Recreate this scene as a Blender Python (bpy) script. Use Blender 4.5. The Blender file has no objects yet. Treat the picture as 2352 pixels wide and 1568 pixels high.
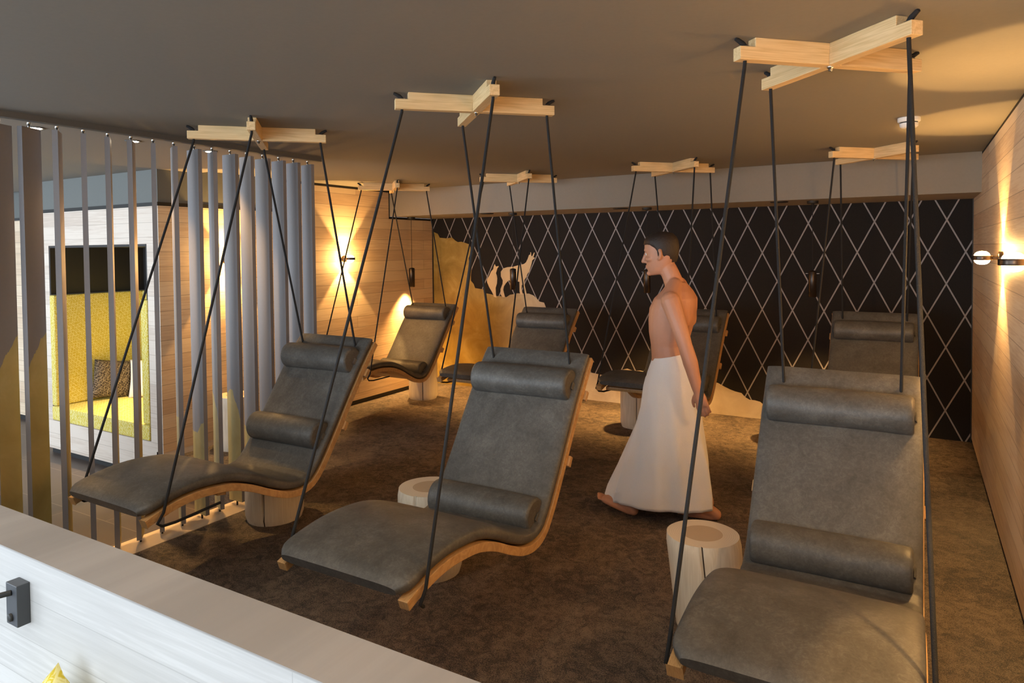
import bpy, bmesh, math, random
from mathutils import Vector, Matrix, noise

random.seed(7)
C = bpy.context.scene.collection
SC = bpy.context.scene
PI = math.pi
R = math.radians

# ------------------------------------------------------------------ camera
PITCH, ROLL, YAW = R(1.64345), R(0.52339), R(-30.3976)
FPX, CY = 1580.557, 618.496


def room_dir(cx, cy, cz):
    """camera (right, down, forward) -> room axes"""
    cr, sr, cp, sp = math.cos(ROLL), math.sin(ROLL), math.cos(PITCH), math.sin(PITCH)
    x = cx * cr - cy * sr
    up = -cx * sr - cy * cr
    y = cz * cp + up * sp
    z = -cz * sp + up * cp
    cu, su = math.cos(YAW), math.sin(YAW)
    return Vector((cu * x + su * y, -su * x + cu * y, z))


cam_d = bpy.data.cameras.new('camera')
cam = bpy.data.objects.new('camera', cam_d)
C.objects.link(cam)
rt, up, bk = room_dir(1, 0, 0), room_dir(0, -1, 0), room_dir(0, 0, -1)
M = Matrix((rt, up, bk)).transposed().to_4x4()
M.translation = Vector((0, 0, 1.7))
cam.matrix_world = M
cam_d.sensor_fit = 'HORIZONTAL'
cam_d.sensor_width = 36
cam_d.lens = FPX / 2352 * 36
cam_d.shift_y = -(784 - CY) / 2352
cam_d.clip_start = 0.05
SC.camera = cam

# ------------------------------------------------------------------ world, daylight, exposure
SC.view_settings.view_transform = 'Standard'
SC.view_settings.look = 'None'
SC.view_settings.gamma = 1
SC.view_settings.use_curve_mapping = False
SC.view_settings.exposure = 0.62
w = bpy.data.worlds.new('world')
SC.world = w
w.use_nodes = True
w.node_tree.nodes['Background'].inputs[0].default_value = (0.80, 0.90, 1.0, 1)
w.node_tree.nodes['Background'].inputs[1].default_value = 1.1


def light(name, kind, loc, energy, col, **k):
    d = bpy.data.lights.new(name, kind)
    d.energy = energy
    d.color = col
    o = bpy.data.objects.new(name, d)
    C.objects.link(o)
    o.location = loc
    for a, v in k.items():
        if a == 'aim':
            o.rotation_euler = (Vector(v) - Vector(loc)).to_track_quat('-Z', 'Y').to_euler()
        else:
            setattr(d, a, v)
    return o


WARM = (1.0, 0.52, 0.15)
WARM2 = (1.0, 0.55, 0.17)
DAY = (0.80, 0.90, 1.0)
# daylight through assumed, unseen glazing behind the camera
light('daylight', 'AREA', (-2.6, -7.0, 1.45), 275, DAY, aim=(-2.6, 3.0, 1.35), shape='RECTANGLE', size=9.0, size_y=2.1)
# unseen cool fill added in the corridor to brighten alcove front and slats
light('corridor_fill', 'AREA', (-7.2, -2.0, 1.2), 155, DAY, aim=(-6.4, 3.4, 1.1), shape='RECTANGLE', size=3.0, size_y=2.0)

# ------------------------------------------------------------------ materials
def mat(name):
    m = bpy.data.materials.new(name)
    m.use_nodes = True
    nt = m.node_tree
    return m, nt, nt.nodes['Principled BSDF'], nt.nodes.new


def L(nt, a, b):
    nt.links.new(a, b)


def ramp(nt, src, stops):
    r = nt.nodes.new('ShaderNodeValToRGB')
    e = r.color_ramp.elements
    e[0].position, e[0].color = stops[0][0], (*stops[0][1], 1)
    e[1].position, e[1].color = stops[-1][0], (*stops[-1][1], 1)
    for p, c in stops[1:-1]:
        n = e.new(p)
        n.color = (*c, 1)
    L(nt, src, r.inputs[0])
    return r.outputs[0]


def coords(nt, kind='Object', scale=(1, 1, 1), rot=(0, 0, 0), loc=(0, 0, 0)):
    t = nt.nodes.new('ShaderNodeTexCoord')
    mp = nt.nodes.new('ShaderNodeMapping')
    mp.inputs['Scale'].default_value = scale
    mp.inputs['Rotation'].default_value = rot
    mp.inputs['Location'].default_value = loc
    L(nt, t.outputs[kind], mp.inputs[0])
    return mp.outputs[0]


def noise_t(nt, vec, scale, detail=4, rough=.55, dist=0):
    n = nt.nodes.new('ShaderNodeTexNoise')
    n.inputs['Scale'].default_value = scale
    n.inputs['Detail'].default_value = detail
    n.inputs['Roughness'].default_value = rough
    n.inputs['Distortion'].default_value = dist
    L(nt, vec, n.inputs['Vector'])
    return n.outputs[0]


def bump(nt, b, h, strength=.3, dist=.01):
    n = nt.nodes.new('ShaderNodeBump')
    n.inputs['Strength'].default_value = strength
    n.inputs['Distance'].default_value = dist
    L(nt, h, n.inputs['Height'])
    L(nt, n.outputs[0], b.inputs['Normal'])
    return n


def plain(name, col, rough=.6, metal=0, bumpy=0, bscale=60):
    m, nt, b, N = mat(name)
    v = coords(nt)
    n = noise_t(nt, v, bscale, 3)
    L(nt, ramp(nt, n, [(.3, tuple(c * .98 for c in col)), (.7, tuple(min(1, c * 1.02) for c in col))]), b.inputs['Base Color'])
    b.inputs['Roughness'].default_value = rough
    b.inputs['Metallic'].default_value = metal
    if bumpy:
        bump(nt, b, n, bumpy, .004)
    return m


def emis(name, col, s):
    m, nt, b, N = mat(name)
    b.inputs['Base Color'].default_value = (*col, 1)
    b.inputs['Emission Color'].default_value = (*col, 1)
    b.inputs['Emission Strength'].default_value = s
    return m


def planks(name, axis, cols, width=1.9, row=.122, rough=.5, mortar=.0016, dark=.5):
    """horizontal boards on a vertical wall; axis = the wall's running axis"""
    m, nt, b, N = mat(name)
    rot = (R(90), 0, 0) if axis == 'x' else (R(90), 0, R(90))
    t = N('ShaderNodeTexCoord')
    sep = N('ShaderNodeSeparateXYZ')
    L(nt, t.outputs['Object'], sep.inputs[0])
    com = N('ShaderNodeCombineXYZ')
    L(nt, sep.outputs[0 if axis == 'x' else 1], com.inputs[0])
    L(nt, sep.outputs[2], com.inputs[1])
    br = N('ShaderNodeTexBrick')
    br.offset, br.offset_frequency = .37, 2
    for k, v in (('Scale', 1), ('Brick Width', width), ('Row Height', row), ('Mortar Size', mortar), ('Mortar Smooth', .2), ('Bias', 0)):
        br.inputs[k].default_value = v
    br.inputs['Color1'].default_value = (0, 0, 0, 1)
    br.inputs['Color2'].default_value = (1, 1, 1, 1)
    br.inputs['Mortar'].default_value = (.5, .5, .5, 1)
    L(nt, com.outputs[0], br.inputs['Vector'])
    mp = N('ShaderNodeMapping')
    mp.inputs['Scale'].default_value = (1.2, 34, 1)
    L(nt, com.outputs[0], mp.inputs[0])
    g = noise_t(nt, mp.outputs[0], 2.4, 6, .62, .4)
    mp2 = N('ShaderNodeMapping')
    mp2.inputs['Scale'].default_value = (.8, 6, 1)
    L(nt, com.outputs[0], mp2.inputs[0])
    g2 = noise_t(nt, mp2.outputs[0], 1.5, 3)
    ad = N('ShaderNodeMath'); ad.operation = 'MULTIPLY_ADD'
    L(nt, br.outputs[0], ad.inputs[0]); ad.inputs[1].default_value = .34
    L(nt, g, ad.inputs[2])
    ad2 = N('ShaderNodeMath'); ad2.operation = 'MULTIPLY_ADD'
    L(nt, g2, ad2.inputs[0]); ad2.inputs[1].default_value = .45
    L(nt, ad.outputs[0], ad2.inputs[2])
    c = ramp(nt, ad2.outputs[0], [(.5, cols[0]), (.85, cols[1]), (1.15 if False else 1.0, cols[2])])
    mx = N('ShaderNodeMix'); mx.data_type = 'RGBA'
    L(nt, br.outputs['Fac'], mx.inputs[0])
    L(nt, c, mx.inputs[6])
    mx.inputs[7].default_value = (*[x * dark for x in cols[0]], 1)
    L(nt, mx.outputs[2], b.inputs['Base Color'])
    b.inputs['Roughness'].default_value = rough
    bump(nt, b, br.outputs['Fac'], -.25, .002)
    return m


def wood(name, cols, scale=(1, 1, 1), rough=.45, fine=3.0):
    """grain drawn out along the axis whose scale is smallest"""
    m, nt, b, N = mat(name)
    v = coords(nt, scale=scale)
    n1 = noise_t(nt, v, fine, 3, .5, 1.2)
    fr = N('ShaderNodeMath'); fr.operation = 'PINGPONG'; fr.inputs[1].default_value = .5
    mu = N('ShaderNodeMath'); mu.operation = 'MULTIPLY'; mu.inputs[1].default_value = 9
    L(nt, n1, mu.inputs[0]); L(nt, mu.outputs[0], fr.inputs[0])
    n2 = noise_t(nt, v, fine * 5, 4, .6)
    ad = N('ShaderNodeMath'); ad.operation = 'MULTIPLY_ADD'
    L(nt, fr.outputs[0], ad.inputs[0]); ad.inputs[1].default_value = .7; L(nt, n2, ad.inputs[2])
    L(nt, ramp(nt, ad.outputs[0], [(.35, cols[1]), (.95, cols[0])]), b.inputs['Base Color'])
    b.inputs['Roughness'].default_value = rough
    return m


def leather():
    """waxed leather: soft clouding and fine pale wisps"""
    m, nt, b, N = mat('dark_leather')
    v = coords(nt)

    def op(o, x, y, c=None):
        n = N('ShaderNodeMath'); n.operation = o
        for k, q in enumerate((x, y, c)):
            if q is None:
                continue
            if isinstance(q, (int, float)):
                n.inputs[k].default_value = q
            else:
                L(nt, q, n.inputs[k])
        return n.outputs[0]
    cloud = noise_t(nt, v, 7, 5, .65, .6)
    w1 = noise_t(nt, v, 26, 6, .7, 1.2)
    ridge = op('MAXIMUM', op('SUBTRACT', 1, op('MULTIPLY', op('ABSOLUTE', op('SUBTRACT', w1, .5), 0), 11)), 0)
    fine = noise_t(nt, v, 60, 4, .7, 1.0)
    wisp = op('MULTIPLY', op('POWER', ridge, 1.5), fine)
    tone = op('MULTIPLY_ADD', wisp, .26, op('MULTIPLY_ADD', cloud, .9, op('MULTIPLY_ADD', fine, .55, -.42)))
    L(nt, ramp(nt, tone, [(.1, (.056, .053, .048)), (.36, (.084, .080, .073)), (.75, (.150, .144, .132))]), b.inputs['Base Color'])
    b.inputs['Roughness'].default_value = .5
    b.inputs['Specular IOR Level'].default_value = .5
    bump(nt, b, noise_t(nt, v, 220, 2), .12, .002)
    return m


def carpet():
    m, nt, b, N = mat('shag_carpet')
    v = coords(nt)
    big = noise_t(nt, v, 2.2, 4, .6, 1.0)
    mid = noise_t(nt, v, 16, 5, .65, 1.2)
    fine = noise_t(nt, v, 210, 3, .8, .8)

    def mad(a, k, c):
        n = N('ShaderNodeMath'); n.operation = 'MULTIPLY_ADD'
        L(nt, a, n.inputs[0]); n.inputs[1].default_value = k
        if isinstance(c, (int, float)):
            n.inputs[2].default_value = c
        else:
            L(nt, c, n.inputs[2])
        return n.outputs[0]
    tone = mad(fine, 4.2, mad(mid, 1.9, mad(big, 1.3, -3.15)))
    L(nt, ramp(nt, tone, [(.12, (.038, .024, .016)), (.46, (.160, .105, .070)), (.92, (.46, .33, .22))]), b.inputs['Base Color'])
    b.inputs['Roughness'].default_value = 1
    b.inputs['Specular IOR Level'].default_value = .05
    b.inputs['Sheen Weight'].default_value = .25
    b.inputs['Sheen Roughness'].default_value = .5
    bump(nt, b, mad(mid, .8, fine), 1.0, .03)
    return m


def tile():
    m, nt, b, N = mat('corridor_tile')
    v = coords(nt)
    br = N('ShaderNodeTexBrick')
    br.offset = .5
    for k, x in (('Scale', 1), ('Brick Width', .9), ('Row Height', .45), ('Mortar Size', .003)):
        br.inputs[k].default_value = x
    br.inputs['Color1'].default_value = (.085, .062, .052, 1)
    br.inputs['Color2'].default_value = (.105, .078, .064, 1)
    br.inputs['Mortar'].default_value = (.2, .16, .125, 1)
    L(nt, v, br.inputs['Vector'])
    L(nt, br.outputs[0], b.inputs['Base Color'])
    b.inputs['Roughness'].default_value = .45
    return m


def wallpaper():
    """dark wall covering with a lattice of pale diagonal lines"""
    m, nt, b, N = mat('diamond_wallpaper')
    t = N('ShaderNodeTexCoord')
    sep = N('ShaderNodeSeparateXYZ')
    L(nt, t.outputs['Object'], sep.inputs[0])

    def op(o, a, bb, c=None):
        n = N('ShaderNodeMath'); n.operation = o
        for i, s in enumerate((a, bb, c)):
            if s is None:
                continue
            if isinstance(s, (int, float)):
                n.inputs[i].default_value = s
            else:
                L(nt, s, n.inputs[i])
        return n.outputs[0]
    u = op('MULTIPLY', op('ADD', sep.outputs[0], .046), 1 / .279)
    q = op('MULTIPLY', op('ADD', sep.outputs[2], -1.368), 1 / .5565)
    lines = []
    for s in (1, -1):
        d = op('ADD', u, op('MULTIPLY', q, s))
        f = op('ABSOLUTE', op('SUBTRACT', op('FRACT', op('ADD', d, .5), 0), .5), 0)
        lines.append(op('LESS_THAN', f, .0235))
    ln = op('MAXIMUM', lines[0], lines[1])
    n = noise_t(nt, t.outputs['Object'], 320, 2)
    base = ramp(nt, n, [(.3, (.013, .0118, .0118)), (.7, (.024, .0215, .0215))])
    mx = N('ShaderNodeMix'); mx.data_type = 'RGBA'
    L(nt, ln, mx.inputs[0]); L(nt, base, mx.inputs[6])
    mx.inputs[7].default_value = (.31, .30, .315, 1)
    L(nt, mx.outputs[2], b.inputs['Base Color'])
    b.inputs['Roughness'].default_value = .85
    b.inputs['Specular IOR Level'].default_value = .15
    return m


def gold(name='gold_wash', pale_from=None, tones=((.22, .145, .025), (.31, .215, .05), (.40, .30, .10))):
    """gold wash paint; on the back wall it turns to pale cream towards the right"""
    m, nt, b, N = mat(name)
    v = coords(nt)
    n = noise_t(nt, v, 3.2, 6, .6, 1.0)
    c = ramp(nt, n, [(.35, tones[0]), (.55, tones[1]), (.7, tones[2])])
    if pale_from is not None:
        p = ramp(nt, n, [(.35, (.46, .37, .25)), (.7, (.62, .54, .40))])
        t = N('ShaderNodeTexCoord'); sp = N('ShaderNodeSeparateXYZ')
        L(nt, t.outputs['Object'], sp.inputs[0])
        mr = N('ShaderNodeMapRange')
        mr.inputs['From Min'].default_value, mr.inputs['From Max'].default_value = pale_from
        L(nt, sp.outputs[0], mr.inputs['Value'])
        mx = N('ShaderNodeMix'); mx.data_type = 'RGBA'
        L(nt, mr.outputs[0], mx.inputs[0]); L(nt, c, mx.inputs[6]); L(nt, p, mx.inputs[7])
        c = mx.outputs[2]
    L(nt, c, b.inputs['Base Color'])
    b.inputs['Roughness'].default_value = .5
    return m


def fabric(name, c1, c2, scale=28, lo=.32):
    """woven upholstery with small nested diamonds"""
    m, nt, b, N = mat(name)
    v = coords(nt, 'Generated')
    t = N('ShaderNodeTexCoord')
    mp = N('ShaderNodeMapping')
    mp.inputs['Rotation'].default_value = (R(45), R(45), R(45))
    L(nt, t.outputs['Object'], mp.inputs[0])
    vo = N('ShaderNodeTexVoronoi')
    vo.distance = 'CHEBYCHEV'
    vo.inputs['Scale'].default_value = scale
    vo.inputs['Randomness'].default_value = .25
    L(nt, mp.outputs[0], vo.inputs['Vector'])
    wv = N('ShaderNodeMath'); wv.operation = 'SINE'
    mu = N('ShaderNodeMath'); mu.operation = 'MULTIPLY'; mu.inputs[1].default_value = 16
    L(nt, vo.outputs['Distance'], mu.inputs[0]); L(nt, mu.outputs[0], wv.inputs[0])
    n = noise_t(nt, t.outputs['Object'], 70, 3)
    ad = N('ShaderNodeMath'); ad.operation = 'MULTIPLY_ADD'
    L(nt, wv.outputs[0], ad.inputs[0]); ad.inputs[1].default_value = .28; L(nt, n, ad.inputs[2])
    L(nt, ramp(nt, ad.outputs[0], [(lo, c1), (lo + .35, c2)]), b.inputs['Base Color'])
    b.inputs['Roughness'].default_value = .9
    b.inputs['Specular IOR Level'].default_value = .2
    return m


def stump_top():
    m, nt, b, N = mat('log_end_grain')
    v = coords(nt)
    wv = N('ShaderNodeTexWave')
    wv.wave_type, wv.rings_direction = 'RINGS', 'Z'
    for k, x in (('Scale', 34), ('Distortion', 1.2), ('Detail', 2), ('Detail Scale', 1)):
        wv.inputs[k].default_value = x
    L(nt, v, wv.inputs['Vector'])
    gr = N('ShaderNodeVectorMath'); gr.operation = 'LENGTH'
    mp = N('ShaderNodeMapping'); mp.inputs['Scale'].default_value = (1, 1, 0)
    L(nt, v, mp.inputs[0]); L(nt, mp.outputs[0], gr.inputs[0])
    core = N('ShaderNodeMath'); core.operation = 'LESS_THAN'; core.inputs[1].default_value = .088
    L(nt, gr.outputs['Value'], core.inputs[0])
    ad = N('ShaderNodeMath'); ad.operation = 'MULTIPLY_ADD'
    L(nt, wv.outputs['Fac'], ad.inputs[0]); ad.inputs[1].default_value = .22; L(nt, core.outputs[0], ad.inputs[2])
    L(nt, ramp(nt, ad.outputs[0], [(0, (.76, .65, .50)), (.25, (.70, .58, .44)), (1.0, (.52, .39, .26))]), b.inputs['Base Color'])
    b.inputs['Roughness'].default_value = .7
    return m


MT = dict(
    ceiling=plain('ceiling_paint', (.205, .19, .165), .85),
    soffit=plain('soffit_paint', (.24, .215, .18), .8),
    drop=plain('teal_grey_paint', (.135, .145, .14), .8),
    bar=plain('dark_grey_paint', (.10, .10, .095), .7),
    wood_x=planks('ash_boards_across', 'x', ((.50, .41, .34), (.60, .51, .43), (.68, .60, .52)), 1.9, .122, .5, .0014, .7),
    wood_y=planks('ash_boards_along', 'y', ((.54, .39, .26), (.68, .52, .36), (.76, .62, .45))),
    wood_front=planks('pale_boards_half_wall', 'x', ((.43, .42, .405), (.49, .48, .465), (.55, .54, .525)), 2.6, .105, .5, .0012, .9),
    cap=planks('greyed_ash_cap', 'x', ((.235, .218, .203), (.29, .268, .25), (.345, .32, .30)), 60, 3.0),
    black=plain('black_paint', (.010, .010, .010), .55),
    slat=plain('grey_lacquer', (.235, .228, .24), .45),
    gold=gold('gold_lacquer', None, ((.40, .32, .115), (.45, .37, .15), (.52, .44, .20))), mural=gold('gold_mural_wash', (-4.5, -3.6)), chamois=plain('pale_gold_paint', (.62, .47, .27), .5, 0, 0, 6), paper=wallpaper(), leather=leather(), carpet=carpet(), tile=tile(),
    pine=wood('pine_beam', ((.66, .45, .21), (.84, .62, .34)), (.5, 9, 9), .5, 2.2),
    ply=wood('laminated_beech', ((.44, .24, .09), (.60, .36, .155)), (22, 3, 3), .38, 2.0),
    log=wood('pale_log_side', ((.70, .61, .47), (.84, .76, .62)), (6, 6, .5), .65, 1.5),
    log_top=stump_top(),
    rope=plain('black_rope', (.011, .0115, .013), .85, 0, .6, 400),
    steel=plain('zinc_steel', (.55, .55, .53), .3, 1),
    dark_metal=plain('dark_bronze', (.055, .042, .034), .3, .8),
    sage=plain('plinth_paint', (.62, .50, .38), .6),
    lens=emis('lit_lens', (1.0, .74, .42), 14),
    led=emis('lit_downlight', (1.0, .85, .62), 22),
    white=plain('white_plastic', (.80, .80, .78), .4),
    towel=plain('white_towel', (.90, .88, .87), .95, 0, .5, 260),
    skin=plain('tanned_skin', (.52, .25, .15), .5),
    hair=plain('dark_brown_hair', (.022, .013, .009), .6, 0, .6, 90),
    lips=plain('lips', (.42, .16, .11), .5),
    eye=plain('eye_white', (.7, .68, .66), .3),
    yellow=fabric('yellow_weave', (.60, .46, .04), (.74, .66, .27), 46),
    dark_weave=fabric('dark_weave', (.030, .022, .018), (.22, .17, .12), 52, .36),
    cream=plain('cream_fabric', (.78, .71, .62), .9, 0, .3, 200),
    gadget=plain('anthracite_plastic', (.045, .05, .058), .5),
    black_lining=plain('black_lining', (.016, .014, .014), .6),
)


# ------------------------------------------------------------------ mesh helpers
class MB:
    def __init__(s):
        s.v, s.f, s.m, s.sm = [], [], [], []
        s.mats = []

    def slot(s, m):
        if m not in s.mats:
            s.mats.append(m)
        return s.mats.index(m)

    def add(s, vs, fs, m, smooth=False):
        o = len(s.v)
        k = s.slot(m)
        s.v += [tuple(x) for x in vs]
        for f in fs:
            s.f.append([o + i for i in f]); s.m.append(k); s.sm.append(smooth)
        return s

    def box(s, x0, x1, y0, y1, z0, z1, m, rz=0, org=None):
        vs = [Vector((x, y, z)) for x in (x0, x1) for y in (y0, y1) for z in (z0, z1)]
        if rz:
            org = Vector(org or ((x0 + x1) / 2, (y0 + y1) / 2, 0))
            r = Matrix.Rotation(rz, 3, 'Z')
            vs = [r @ (v - org) + org for v in vs]
        return s.add(vs, [(0, 1, 3, 2), (4, 6, 7, 5), (0, 4, 5, 1), (2, 3, 7, 6), (0, 2, 6, 4), (1, 5, 7, 3)], m)

    def loft(s, rings, m, cap=True, smooth=True, closed=False):
        n = len(rings[0])
        vs = [p for r in rings for p in r]
        fs = []
        k = len(rings)
        for i in range(k if closed else k - 1):
            for j in range(n):
                a, b = i * n + j, i * n + (j + 1) % n
                c, d = ((i + 1) % k) * n + (j + 1) % n, ((i + 1) % k) * n + j
                fs.append((a, b, c, d))
        s.add(vs, fs, m, smooth)
        if cap and not closed:
            s.add(rings[0], [tuple(range(n))[::-1]], m)
            s.add(rings[-1], [tuple(range(n))], m)
        return s

    def tube(s, pts, r, m, n=8):
        pts = [Vector(p) for p in pts]
        rings = []
        prev = None
        for i, p in enumerate(pts):
            t = (pts[min(i + 1, len(pts) - 1)] - pts[max(i - 1, 0)]).normalized()
            a = prev if prev is not None else (Vector((0, 0, 1)) if abs(t.z) < .9 else Vector((1, 0, 0)))
            x = (a - t * a.dot(t)).normalized()
            prev = x
            y = t.cross(x)
            rr = r[i] if isinstance(r, (list, tuple)) else r
            rings.append([p + (x * math.cos(2 * PI * j / n) + y * math.sin(2 * PI * j / n)) * rr for j in range(n)])
        return s.loft(rings, m)

    def lathe(s, prof, m, c=(0, 0, 0), n=32, axis='z', cap=True, smooth=True):
        c = Vector(c)
        rings = []
        for r, h in prof:
            ring = []
            for j in range(n):
                a = 2 * PI * j / n
                p = (r * math.cos(a), r * math.sin(a), h)
                if axis == 'x':
                    p = (p[2], p[0], p[1])
                elif axis == 'y':
                    p = (p[1], p[2], p[0])
                ring.append(c + Vector(p))
            rings.append(ring)
        return s.loft(rings, m, cap, smooth)

    def prism(s, poly, h0, h1, m, plane='xz', at=0):
        """extrude a polygon; plane xz -> along y, yz -> along x"""
        f = {'xz': lambda p, h: (p[0], h, p[1]), 'yz': lambda p, h: (h, p[0], p[1]), 'xy': lambda p, h: (p[0], p[1], h)}[plane]
        n = len(poly)
        vs = [f(p, h0) for p in poly] + [f(p, h1) for p in poly]
        fs = [tuple(range(n)), tuple(range(n, 2 * n))[::-1]] + [(i, (i + 1) % n, n + (i + 1) % n, n + i) for i in range(n)]
        return s.add(vs, fs, m)

    def build(s, name, parent=None, bevel=0, auto=True, loc=None):
        me = bpy.data.meshes.new(name)
        me.from_pydata(s.v, [], s.f)
        for m in s.mats:
            me.materials.append(m)
        me.polygons.foreach_set('material_index', s.m)
        me.polygons.foreach_set('use_smooth', s.sm)
        bm = bmesh.new(); bm.from_mesh(me)
        bmesh.ops.recalc_face_normals(bm, faces=bm.faces)
        if bevel:
            bmesh.ops.remove_doubles(bm, verts=bm.verts, dist=1e-5)
            es = [e for e in bm.edges if len(e.link_faces) == 2 and e.calc_face_angle(0) > R(40)]
            bmesh.ops.bevel(bm, geom=es, offset=bevel, segments=2, affect='EDGES', profile=.6, clamp_overlap=True)
        bm.to_mesh(me); bm.free()
        o = bpy.data.objects.new(name, me)
        C.objects.link(o)
        if parent:
            o.parent = parent
        if loc is not None:
            o.location = loc
        return o


def tag(o, label, cat, group=None):
    o['label'] = label
    o['category'] = cat
    if group:
        o['group'] = group
    return o


def thing(name, label, cat, loc, group=None, rz=0):
    o = bpy.data.objects.new(name, None)
    o.empty_display_size = .1
    C.objects.link(o)
    o.location = loc
    o.rotation_euler = (0, 0, rz)
    return tag(o, label, cat, group)


def struct(mb, name, parent=None, bevel=0):
    o = mb.build(name, parent, bevel)
    if not parent:
        o['kind'] = 'structure'
    return o


def box_struct(name, m, *b, parent=None, bevel=0):
    return struct(MB().box(*b, m), name, parent, bevel)


def copy_tree(o, parent=None):
    c = o.copy()
    C.objects.link(c)
    if parent:
        c.parent = parent
    for ch in list(o.children):
        copy_tree(ch, c)
    return c


def catmull(P, k=8):
    P = [Vector(p) for p in P]
    out = []
    for i in range(len(P) - 1):
        a, b, c, d = P[max(i - 1, 0)], P[i], P[i + 1], P[min(i + 2, len(P) - 1)]
        for j in range(k):
            t = j / k
            out.append(.5 * ((2 * b) + (c - a) * t + (2 * a - 5 * b + 4 * c - d) * t * t + (3 * b - a - 3 * c + d) * t ** 3))
    out.append(P[-1])
    return out


def resample(P, n):
    ds = [0]
    for a, b in zip(P, P[1:]):
        ds.append(ds[-1] + (b - a).length)
    out = []
    for i in range(n):
        t = ds[-1] * i / (n - 1)
        j = 0
        while j < len(ds) - 2 and ds[j + 1] < t:
            j += 1
        f = (t - ds[j]) / max(1e-9, ds[j + 1] - ds[j])
        out.append(P[j].lerp(P[j + 1], f))
    return out, ds[-1]


# ------------------------------------------------------------------ room shell
XL, XR, YB, YS, HS, HC = -5.333, .4256, 7.09, 6.258, 2.10, 2.405
SX = -3.92            # plane of the slat screen
TZ = -.20             # corridor tiles lie a step lower

fl = MB()
fl.box(-3.80, XR + .1, .985, YB + .1, -.25, 0, MT['carpet'])
fl.box(XL - .1, -3.80, 3.30, YB + .1, -.25, 0, MT['carpet'])
struct(fl, 'floor')
fc = MB()
fc.box(-11, -4.0, -2.2, 3.30, -.3, TZ, MT['tile'])
fc.box(-11, XL - .1, 3.30, 4.0, -.3, TZ, MT['tile'])
fc.box(-4.0, XR, -2.2, .84, -.3, TZ, MT['tile'])
struct(fc, 'floor_corridor')
box_struct('trim_1', MT['sage'], -4.0, -3.80, .985, 3.30, -.25, .004)          # pale plinth under the slat screen
box_struct('ceiling', MT['ceiling'], -11, XR + .1, .1, YB + .1, HC, HC + .1)
box_struct('ceiling_corridor', MT['ceiling'], -11, -3.90, .1, 3.76, HC - .022, HC - .001)
box_struct('trim_2', MT['bar'], -3.90, -3.855, .1, 3.76, HC - .032, HC)        # dark edge where the lower ceiling ends
box_struct('ceiling_soffit', MT['soffit'], XL, XR, YS, YB + .1, HS, HC)
wb = box_struct('wall_back', MT['paper'], XL - .1, XR + .1, YB, YB + .1, 0, HS)
box_struct('wall_right', MT['wood_y'], XR, XR + .1, -2.2, YB, 0.035, HC - .022)
box_struct('baseboard_right', MT['black'], XR + .012, XR + .09, -2.2, YB, 0, .035)
box_struct('trim_3', MT['black'], XR + .004, XR + .09, -2.2, YB, HC - .022, HC)
box_struct('trim_4', MT['black'], XR - .008, XR, YB - .02, YB, 0, HS)
wl = MB()
wl.box(XL - .1, XL, 4.62, YS, .05, HC - .025, MT['wood_y'])
wl.box(XL - .1, XL, YS, YB, .05, HS - .025, MT['wood_y'])
struct(wl, 'wall_left')
bl = MB()
bl.box(XL - .09, XL - .012, 3.39, YB, 0, .05, MT['black'])
struct(bl, 'baseboard_left')
tl = MB()
tl.box(XL - .09, XL + .006, 4.62, YS, HC - .025, HC, MT['black'])
tl.box(XL - .09, XL + .006, YS - .012, YS - .0005, HS - .025, HC, MT['black'])
tl.box(XL - .09, XL + .006, YS - .012, YB, HS - .026, HS - .001, MT['black'])
tl.box(XL - .0, XL + .012, YB - .012, YB - .0005, 0, HS - .026, MT['black'])
struct(tl, 'trim_5')

# the built-in alcove block between corridor and room
NX0, NX1, NY0, NY1, NZ0, NZ1 = -7.055, -5.497, 3.39, 4.32, .125, 1.775
BX0, BT = -7.17, 2.115
nb = MB()
nb.box(BX0, NX0, NY0, 4.62, TZ + .055, BT - .03, MT['wood_x'])
nb.box(NX1, XL, NY0, 4.62, TZ + .055, BT - .03, MT['wood_x'])
nb.box(NX0, NX1, NY0, 4.62, NZ1, BT - .03, MT['wood_x'])
nb.box(NX0, NX1, NY0, 4.62, TZ + .055, NZ0, MT['wood_x'])
nb.box(NX0, NX1, NY1, 4.62, NZ0, NZ1, MT['wood_x'])
al = struct(nb, 'wall_alcove')
sk = MB().box(XL - .02, XL + .001, NY0 + .001, 4.62, .05, BT - .03, MT['wood_y'])
struct(sk, 'wall_alcove_side')
tb = MB()
tb.box(BX0 - .005, XL + .006, NY0 - .006, 4.62, BT - .03, BT, MT['black'])
struct(tb, 'trim_6')
box_struct('baseboard_alcove', MT['black'], BX0 + .03, XL - .03, NY0 + .03, 4.6, TZ, TZ + .056)
box_struct('ceiling_drop', MT['drop'], BX0, XL + .001, NY0, 4.62, BT, HC)
box_struct('wall_corridor', MT['wood_y'], -11, BX0, 3.92, 4.02, TZ + .06, 2.08)
cc = MB(); cc.box(-11, BX0, 3.915, 4.02, 2.08, 2.11, MT['black']); cc.box(-11, BX0, 3.92, 4.02, 2.11, HC, MT['drop'])
struct(cc, 'trim_7')
box_struct('baseboard_corridor', MT['black'], -11, BX0, 3.935, 4.0, TZ, TZ + .06)

# half wall in the foreground
HW0, HW1, HT = .842, .984, .95
hw = box_struct('wall_front', MT['wood_front'], -6.2, XR, HW0 + .004, HW1 - .004, TZ, HT - .003)
struct(MB().box(-6.2, XR, HW0 + .003, HW1 - .003, HT - .003, HT, MT['cap']), 'cap', hw)

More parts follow.
